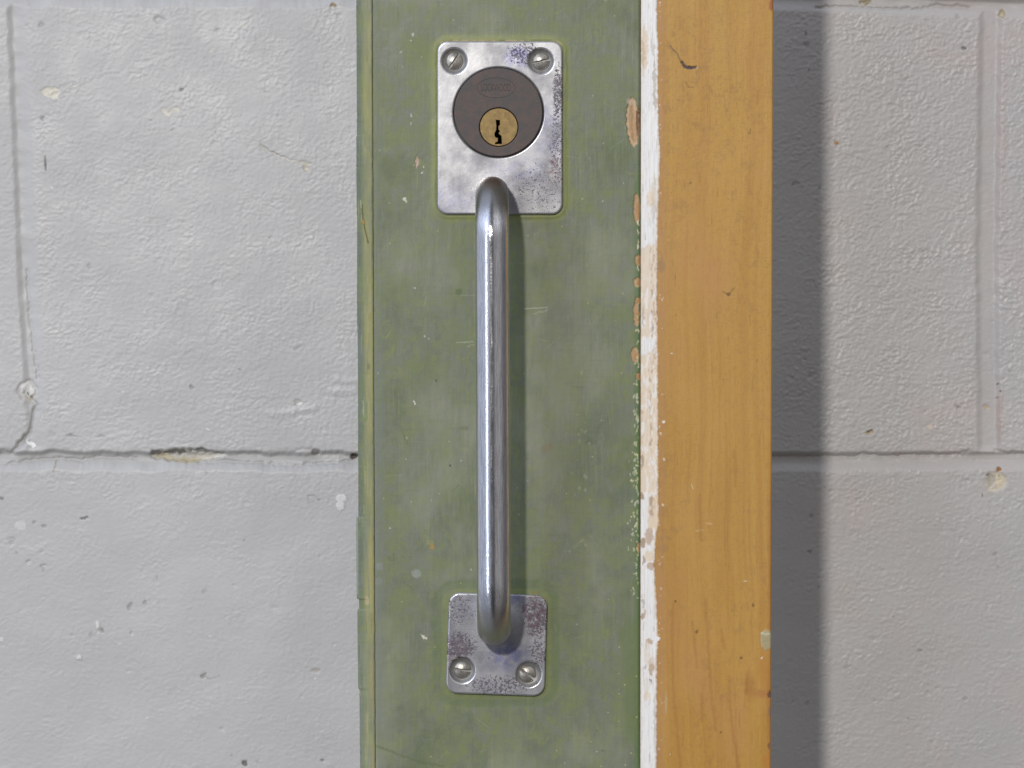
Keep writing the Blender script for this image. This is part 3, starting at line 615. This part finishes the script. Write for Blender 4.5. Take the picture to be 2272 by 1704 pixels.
def build_board():
    us = axis([(0, .0045), (.14, .0065), (1, .0065)]); us = np.concatenate([us[:-1], [.996, .998, .9993, 1]])
    U, PY = np.meshgrid(us, YS, indexing='ij')
    L = lerp_y(1421.9, 1420.4, PY); R = lerp_y(1716.5, 1710.5, PY) + .5*fbm(PY/60, U*0, 3, 2)
    PX = L + (R-L)*U
    m = Marks(PX, PY, 3, 9, 35); E = m.ell
    dr = (R-PX)*S*1000
    h = -.5*np.clip(1-dr/.5, 0, 1)**2 + .05*fbm(PX/60, PY/200, 81, 2)
    smu = (1-sstep(8, 26, PX-(L+38)+5*fbm(PX/20, PY/50, 82, 2)))
    m.put(smu*np.clip(.7+.7*fbm(PX/30, PY/80, 83, 3), 0, 1), (.40, .215, .105), .5)
    m.put((1-sstep(3, 12, R-PX+4*fbm(PX/12, PY/60, 84, 3)))*sstep(500, 1500, PY), (.34, .14, .028), .55)
    dk = (.055, .03, .035); dt = (.16, .08, .02)
    m.line([(1487,101),(1494,110),(1503,118),(1509,132),(1516,138)], 2.4, (.15,.08,.03), .85, raw=True)
    m.line([(1514,138),(1521,147),(1532,150),(1544,149)], 5.5, dk, .95, -.1); E(1528, 149, 9, 4, dk, .95)
    m.line([(1522,182),(1528,190),(1536,194)], 2, dt, .6)
    m.line([(1605,647),(1616,654),(1628,640)], 2.5, dt, .6); E(1617, 652, 5, 4, (.12,.06,.02), .8); E(1664, 292, 3, 6, (.2,.12,.03), .6, ang=25); E(1532, 405, 2, 2, dt, .7)
    for x, y, r, a in ((1498,1335,2.2,.9), (1567,1360,2,.6), (1546,1402,3.6,.8), (1645,1461,2.4,.9), (1671,1343,3.4,.8), (1600,1626,2,.7), (1680,800,2,.5), (1500,700,2,.4)):
        E(x, y, r, r*1.15, dt, a)
    E(1690, 1460, 3, 1.8, (.75,.72,.62), .95); E(1487, 1674, 2, 1.6, (.7,.6,.45), .8); E(1654, 1290, 4, 1.8, (.62,.56,.42), .7); E(1472, 936, 4, 3, (.75,.7,.6), .9); E(1474, 1020, 2, 3, (.7,.62,.5), .8); E(1491, 784, 2, 2, (.7,.66,.55), .9)
    m.line([(1535,1075),(1538,1085)], 1.8, (.68,.58,.4), .7, raw=True); m.line([(1543,1178),(1562,1176)], 2, (.60,.44,.2), .6); E(1574, 1162, 8, 3, (.58,.36,.17), .6)
    E(1702, 1420, 14, 22, (.34,.30,.17), .9, h=.12, soft=.1); m.line([(1690,1406),(1714,1408)], 4, (.47,.43,.30), .9); m.line([(1688,1410),(1690,1432),(1700,1443)], 3, (.45,.33,.18), .6)
    E(1708, 1542, 4, 9, (.07,.05,.05), .8, h=-.3); E(1708, 1580, 4, 10, (.20,.12,.10), .5); E(1712, 10, 6, 13, (.30,.10,.035), .9); E(1706, 1655, 3, 8, (.1,.06,.04), .7)
    E(1694, 1490, 14, 40, (.40,.17,.03), .45, soft=.6); E(1665, 1525, 12, 26, (.32,.13,.03), .5, soft=.6); E(1703, 1690, 14, 16, (.42,.17,.03), .5, soft=.5); E(1690, 1540, 14, 9, (.35,.13,.05), .5, soft=.5)
    E(1467, 590, 9, 14, (.26,.16,.08), .6, soft=.5); E(1478, 1560, 3, 26, (.52,.42,.28), .3)
    for p in ([(1494,1340),(1491,1420),(1494,1530),(1503,1620),(1510,1704)], [(1536,1380),(1543,1440),(1547,1480)], [(1566,1330),(1572,1440),(1579,1540),(1588,1620)], [(1558,1540),(1558,1600)], [(1618,1500),(1620,1560),(1628,1640),(1640,1704)], [(1660,1490),(1656,1540)], [(1600,1400),(1607,1440)], [(1552,1100),(1556,1200)], [(1630,1000),(1633,1080)]):
        m.line(p, 5, (.30,.13,.03), .38, soft=3)
    rnd = random.Random(4)
    for i in range(150):
        x, y = rnd.uniform(1465, 1705), rnd.uniform(-10, 1704); l = rnd.uniform(4, 30)
        m.line([(x, y), (x+rnd.gauss(0, 1), y+l)], 1.2, rnd.choice([(.25,.12,.04), (.52,.30,.10), (.28,.13,.04)]), rnd.uniform(.15, .45), raw=True)
    for i in range(45):
        E(1462+abs(rnd.gauss(0, 5)), rnd.uniform(0, 1704), rnd.uniform(1, 2.4), rnd.uniform(1, 3), (.68,.60,.48), rnd.uniform(.3, .8))
    X = (PX-1136)*S; Z = (852-PY)*S
    return part('varnished_board', grid('varnished_board', X, .0016 - (h+m.h)*.001, Z, m.col, skirt=.0402), M_wood, 'orange varnished board with faint vertical grain')
build_board()

def build_strip():
    us = axis([(0, .035), (1, .035)])
    U, PY = np.meshgrid(us, YS, indexing='ij')
    L = lerp_y(1422.6, 1421.0, PY) + .5*fbm(PY/18, U*0, 91, 3)
    rag = np.interp(PY, [-50, 60, 100, 180, 300, 340, 470, 500, 660, 700, 800, 1100, 1160, 1190, 1255, 1300, 1420, 1460, 1560, 1704],
                        [1458, 1458, 1461, 1460, 1462, 1465, 1461, 1460, 1458, 1459, 1460, 1461, 1462, 1456, 1452, 1455, 1461, 1458, 1458, 1457])
    Rr = rag + 3.2*fbm(PY/14, U*0, 92, 4) + 1.5*fbm(PY/4.5, U*0, 93, 2) + np.where(np.abs(PY-1418) < 4, 5, 0)
    PX = L + (Rr-L)*U
    m = Marks(PX, PY, 5, 12, 45); E = m.ell
    cream = (.70, .58, .44); tan = (.48, .36, .26); gr = (.42, .38, .34); br = (.36, .25, .16); W = (.80, .80, .80)
    # a creamy undercoat line along the ragged right edge
    ce = (1-sstep(2.5, 6, Rr-PX+2.5*fbm(PX/8, PY/18, 94, 3)))
    m.put(ce*np.clip(sstep(300, 420, PY)*.9+.15, 0, 1), cream, .8)
    E(1430, 105, 8, 50, cream, .95, soft=.1); E(1427, 118, 4, 30, tan, .6); E(1452, 182, 3.5, 55, gr, .75); E(1455, 225, 3, 20, tan, .6); E(1450, 110, 3, 14, gr, .5)
    E(1452, 430, 6, 45, (.62,.55,.46), .7); E(1445, 440, 9, 20, cream, .8); E(1450, 470, 5, 30, gr, .35)
    # large bare patch 540-780
    y = PY + 12*fbm(PX/10, PY/40, 95, 3)
    m.put(sstep(544, 552, y - (PX-1430)*-.5)*(1-sstep(744, 752, y)), (.70, .59, .46), .95, h=-.08)
    m.put(sstep(778, 786, y + (PX-1440)*.6)*(1-sstep(1090, 1100, y)), (.71, .59, .45), .95, h=-.08)
    m.put(sstep(1436, 1442, m.PX)*sstep(1095, 1105, y)*(1-sstep(1172, 1182, y)), (.70, .56, .40), .95, h=-.08)
    m.put(sstep(1440, 1444, m.PX)*(1-sstep(1448, 1452, m.PX))*sstep(1098, 1104, y)*(1-sstep(1140, 1150, y)), br, .8)
    for x0, a, b, w in ((1450, 548, 820, 5), (1444, 820, 1010, 4), (1425, 870, 1040, 2), (1451, 690, 745, 7)):
        mm = np.exp(-((m.PX-x0)/w)**4)*sstep(a-4, a+4, PY)*(1-sstep(b-4, b+4, PY))*sstep(-.05, .25, fbm(PX/7, PY/16, 96+x0, 3))
        m.put(mm, tan, .9, h=-.1)
    m.put(sstep(.12, .22, fbm(PX/9, PY/26, 99, 3))*sstep(600, 640, PY)*(1-sstep(1080, 1160, PY)), (.78,.77,.75), .7)
    E(1427, 703, 2, 28, gr, .7); E(1426, 1022, 4, 16, br, .7); E(1425, 1100, 5, 8, br, .9); E(1427, 1205, 5, 10, br, .9); E(1440, 1190, 10, 20, tan, .9); E(1440, 1235, 10, 12, cream, .9); E(1445, 1256, 8, 8, tan, .9); E(1428, 1243, 3, 12, br, .8)
    E(1428, 1340, 2.2, 10, gr, .8); E(1426, 1368, 5, 6, br, .8); E(1430, 1360, 2, 8, tan, .7)
    E(1442, 1424, 7, 6, tan, .9); E(1446, 1478, 7, 24, (.62,.52,.43), .9); E(1445, 1485, 6, 14, tan, .9); E(1443, 1512, 1.8, 8, (.2,.18,.17), .8); E(1435, 1450, 5, 30, cream, .6); E(1434, 1545, 6, 12, cream, .8); E(1436, 1520, 8, 16, (.66,.6,.52), .5)
    E(1453, 1600, 2.5, 60, gr, .5, soft=.5); E(1455, 1660, 3, 50, (.62,.60,.56), .6, soft=.5); E(1432, 1480, 2, 5, gr, .7)
    rnd = random.Random(7)
    for i in range(170):
        y0 = rnd.uniform(0, 1700); x0 = rnd.uniform(1424, 1460)
        m.line([(x0, y0), (x0+rnd.gauss(0, .4), y0+rnd.uniform(3, 22))], 1.2, rnd.choice([gr, tan, (.55,.53,.5), cream]), rnd.uniform(.2, .7), raw=True)
    h = .32*sstep(0, 2.2, (Rr-PX)) + .06*fbm(PX/6, PY/30, 98, 2) + m.h
    X = (PX-1136)*S; Z = (852-PY)*S
    return part('white_strip', grid('white_strip', X, .00155 - h*.001, Z, m.col, skirt=.0030), M_white, 'narrow white painted strip with cream and tan chips')
build_strip()

# ------------------------------------------------------------------ hardware from filled curves
def rrect(box, r, n=10):
    x0, y0, x1, y1 = box; out = []
    for cx, cy, a0 in ((x1-r, y0+r, -90), (x1-r, y1-r, 0), (x0+r, y1-r, 90), (x0+r, y0+r, 180)):
        for i in range(n+1):
            a = math.radians(a0+90*i/n); out.append((cx+r*math.cos(a), cy+r*math.sin(a)))
    return out
def circ(x, y, r, n=96): return [(x+r*math.cos(2*math.pi*i/n), y+r*math.sin(2*math.pi*i/n)) for i in range(n)]
def rot(pts, c, deg):
    a = math.radians(deg); return [(c[0]+(x-c[0])*math.cos(a)-(y-c[1])*math.sin(a), c[1]+(x-c[0])*math.sin(a)+(y-c[1])*math.cos(a)) for x, y in pts]
def slab(name, loops, y_front, y_back, bevel, res=4):
    """flat part cut from pixel outlines (first outer, then holes), with rounded front and hole edges; faces -y"""
    cu = bpy.data.curves.new(name, 'CURVE'); cu.dimensions = '2D'; cu.fill_mode = 'BOTH'
    for lp in loops:
        s = cu.splines.new('POLY'); s.points.add(len(lp)-1); s.use_cyclic_u = True
        for p, (x, y) in zip(s.points, lp): p.co = ((x-1136)*S, (852-y)*S, 0, 1)
    cu.bevel_depth = bevel; cu.bevel_resolution = res; cu.offset = -bevel
    cu.extrude = (y_back-y_front)/2 - bevel
    o = bpy.data.objects.new(name+'_tmp', cu); C.objects.link(o)
    bpy.context.view_layer.update()
    dg = bpy.context.evaluated_depsgraph_get()
    me = bpy.data.meshes.new_from_object(o.evaluated_get(dg)); me.name = name
    bpy.data.objects.remove(o)
    # curve plane x,y -> x,z ; its +z -> -y
    mt = Matrix(((1,0,0,0),(0,0,-1,(y_front+y_back)/2),(0,1,0,0),(0,0,0,1)))
    me.transform(mt)
    bm = bmesh.new(); bm.from_mesh(me); bmesh.ops.remove_doubles(bm, verts=bm.verts, dist=1e-7)
    bmesh.ops.recalc_face_normals(bm, faces=bm.faces)
    for f in bm.faces: f.smooth = abs(f.normal.y) < .995
    bm.to_mesh(me); bm.free(); return me
def lathe_into(me, prof, x, y, n=64):
    """append a surface of revolution about the axis through pixel (x, y); prof = [(r mm, depth mm)]"""
    bm = bmesh.new(); bm.from_mesh(me); cx, cz = (x-1136)*S, (852-y)*S; rows = []
    for r, d in prof:
        rows.append([bm.verts.new((cx+r*.001*math.cos(2*math.pi*i/n), d*.001, cz+r*.001*math.sin(2*math.pi*i/n))) for i in range(n)])
    for a, b in zip(rows[:-1], rows[1:]):
        for i in range(n):
            f = bm.faces.new((a[i], a[(i+1)%n], b[(i+1)%n], b[i])); f.smooth = True; f.material_index = 1
    f = bm.faces.new(rows[-1]); f.material_index = 1
    bm.to_mesh(me); bm.free()

TH = 2.0   # plate thickness, mm
scr1 = [((1008, 136), -54), ((1199.5, 136.5), -13)]
scr2 = [((1025.5, 1486), 8), ((1172.5, 1495), 37)]
me = slab('lock_plate', [rrect(PL1, 24)] + [circ(x, y, 27.5) for (x, y), _ in scr1] + [circ(1105.7, 250, 99.5, 128)], -TH*.001, .0002, .00075)
me.materials.append(M_plate1); me.materials.append(M_sink)
for (x, y), _ in scr1: lathe_into(me, [(5.3, -1.35), (5.05, -1.1), (4.2, -.55), (3.5, -.35), (.5, -.3)], x, y)
lock_plate = part('lock_plate', me, None, 'upper chrome plate holding the lock')
c2 = (1101.5, 1428.5)
me = slab('foot_plate', [rot(rrect((992.5, 1317, 1211.5, 1541), 26), c2, 1.9)] + [circ(x, y, 27.5) for (x, y), _ in scr2], -TH*.001, .0002, .00075)
me.materials.append(M_plate2); me.materials.append(M_sink)
for (x, y), _ in scr2: lathe_into(me, [(5.3, -1.35), (5.05, -1.1), (4.2, -.55), (3.5, -.35), (.5, -.3)], x, y)
foot_plate = part('foot_plate', me, None, 'lower chrome plate stained purple and red')

def screw_mesh():
    N = 150; R = 3.75
    a = np.linspace(-R, R, N); U, V = np.meshgrid(a, a, indexing='ij')
    # square grid mapped onto the disc
    Xd = U*np.sqrt(np.maximum(0, 1-(V/R)**2/2)); Zd = V*np.sqrt(np.maximum(0, 1-(U/R)**2/2))
    r = np.hypot(Xd, Zd)/R
    y = -.2 - 1.75*np.sqrt(np.clip(1-(r*.96)**2, 0, 1)) + .35
    w = .42 + .07*np.sin(Xd*2.3)
    slot = 1-sstep(w-.06, w+.06, np.abs(Zd+.04*np.sin(Xd*3)))
    y = y + slot*(.1 - y)*.92
    y = y - .10*np.exp(-((np.abs(Zd)-w-.1)/.09)**2)*(r < .9)*np.where(Zd < 0, 1.2, .3)      # burr raised by drivers
    y = y - .02*fbm(Xd*1.5, Zd*1.5, 5, 3)
    col = np.zeros(Xd.shape+(4,)); col[..., :3] = (.022, .018, .014); col[..., 3] = np.clip(slot*1.1, 0, 1)  # slot floor painted dark as the shade inside the recess
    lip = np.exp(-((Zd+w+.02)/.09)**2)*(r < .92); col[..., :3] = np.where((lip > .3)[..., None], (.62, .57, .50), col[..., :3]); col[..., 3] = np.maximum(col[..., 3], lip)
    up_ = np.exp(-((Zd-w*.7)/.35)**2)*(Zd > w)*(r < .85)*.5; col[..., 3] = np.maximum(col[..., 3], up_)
    return grid('screw', Xd*.001, y*.001, Zd*.001, col, skirt=.0005)
sm = screw_mesh(); sm.materials.append(M_screw)
for plate, lst, k in ((lock_plate, scr1, 0), (foot_plate, scr2, 1)):
    for i, ((x, y), ang) in enumerate(lst):
        o = bpy.data.objects.new('screw', sm); C.objects.link(o); o.parent = plate
        dx = -3 if (k == 1 and i == 1) else (0 if i == 0 else 1)
        o.location = ((x+dx-1136)*S, .0, (852-y)*S); o.rotation_euler = (0, math.radians(ang), 0)

# lock cylinder and plug
me = slab('lock_cylinder', [circ(1105.7, 250, 98.3, 160), circ(1106.7, 283, 43, 96)], -.0031, .012, .0004)
me.materials.append(M_bronze)
lock = part('lock_cylinder', me, None, 'round brown lock cylinder with a faint oval stamp')
kx = [(x/7.54+980, y/7.54+140) for x, y in ((908,958),(973,958),(976,1040),(950,1060),(948,1110),(978,1150),(955,1165),(958,1195),(985,1212),(1000,1232),(1008,1360),(892,1362),(900,1335),(940,1320),(942,1255),(905,1250),(888,1225),(888,1175),(915,1120),(918,1060))]
me = slab('lock_plug', [circ(1106.7, 283, 41.8, 96), kx[::-1]], -.0029, .012, .00016, 2)
me.materials.append(M_brass)
plug = link('lock_plug', me, None, lock); plug['label'] = 'round brass plug with a black keyhole'
# stamped oval and lettering
def logo():
    bm = bmesh.new(); n = 96; yf = -.00313
    for rx_, rz_, w in ((42, 22.2, .55),):
        vs = [[bm.verts.new(((1100.7-1136+(rx_+s)*math.cos(t))*S, yf, (852-196-(rz_+s)*math.sin(t))*S)) for s in (-w, w)] for t in [2*math.pi*i/n for i in range(n)]]
        for i in range(n):
            a, b = vs[i], vs[(i+1) % n]; bm.faces.new((a[0], a[1], b[1], b[0]))
    me = bpy.data.meshes.new('stamped_logo'); bm.to_mesh(me); bm.free()
    cu = bpy.data.curves.new('t', 'FONT'); cu.body = 'LOCKWOOD'; cu.align_x = 'CENTER'; cu.align_y = 'CENTER'; cu.size = 24*S
    cu.space_character = .95; cu.offset = -.25*S
    o = bpy.data.objects.new('t', cu); C.objects.link(o); bpy.context.view_layer.update()
    tm = bpy.data.meshes.new_from_object(o.evaluated_get(bpy.context.evaluated_depsgraph_get())); bpy.data.objects.remove(o)
    w = max(v.co.x for v in tm.vertices)-min(v.co.x for v in tm.vertices); k = 66*S/w
    mid = (max(v.co.x for v in tm.vertices)+min(v.co.x for v in tm.vertices))/2
    tm.transform(Matrix(((k,0,0,(1100.7-1136)*S-k*mid),(0,0,-1,yf),(0,1.0,0,(852-196)*S),(0,0,0,1))))
    bm = bmesh.new(); bm.from_mesh(me); bm.from_mesh(tm); bm.to_mesh(me); bm.free()
    # thin relief
    return me
M_stamp = mat_simple('stamp_dark', (.040,.034,.032), (.050,.042,.039), 300, .2, .7)  # flat dark lines stand in for the engraved cut
lg = link('stamped_logo', logo(), M_stamp, lock)

# pull handle bar
def handle():
    R = 6.85; bend = 19.0; out = 33.5
    zt, zb = (852-432)*S*1000, (852-1390)*S*1000
    xt, xb = (1092.3-1136)*S*1000, (1096.5-1136)*S*1000
    path = []
    def add(y, z): path.append((y, z))
    for y in np.linspace(0, -(out-bend), 6): add(y, zt)
    for a in np.linspace(0, 90, 22)[1:]: add(-(out-bend)-bend*math.sin(math.radians(a)), zt-bend*(1-math.cos(math.radians(a))))
    for z in np.linspace(zt-bend, zb+bend, 60)[1:-1]: add(-out, z)
    for a in np.linspace(90, 0, 22)[:-1]: add(-(out-bend)-bend*math.sin(math.radians(a)), zb+bend*(1-math.cos(math.radians(a))))
    for y in np.linspace(-(out-bend), 0, 6): add(y, zb)
    n = 64; P = np.array(path); T = np.gradient(P, axis=0); T /= np.linalg.norm(T, axis=1)[:,None]
    V = []; 
    for (y, z), (ty, tz) in zip(P, T):
        x = xt+(xb-xt)*(zt-z)/(zt-zb)
        ny, nz = tz, -ty      # outward-ish normal in the y-z plane
        flat = 1.0
        for i in range(n):
            a = 2*math.pi*i/n
            V.append((x+R*math.cos(a), y+R*math.sin(a)*ny*flat, z+R*math.sin(a)*nz*flat))
    m = len(P); F = [(k*n+i, k*n+(i+1)%n, (k+1)*n+(i+1)%n, (k+1)*n+i) for k in range(m-1) for i in range(n)]
    me = np_mesh('handle_bar', np.array(V)*.001, np.array(F))
    bm = bmesh.new(); bm.from_mesh(me); bmesh.ops.recalc_face_normals(bm, faces=bm.faces); bm.to_mesh(me); bm.free()
    return me
bar = part('handle_bar', handle(), M_bar, 'long bent steel pull bar with fine scratches')
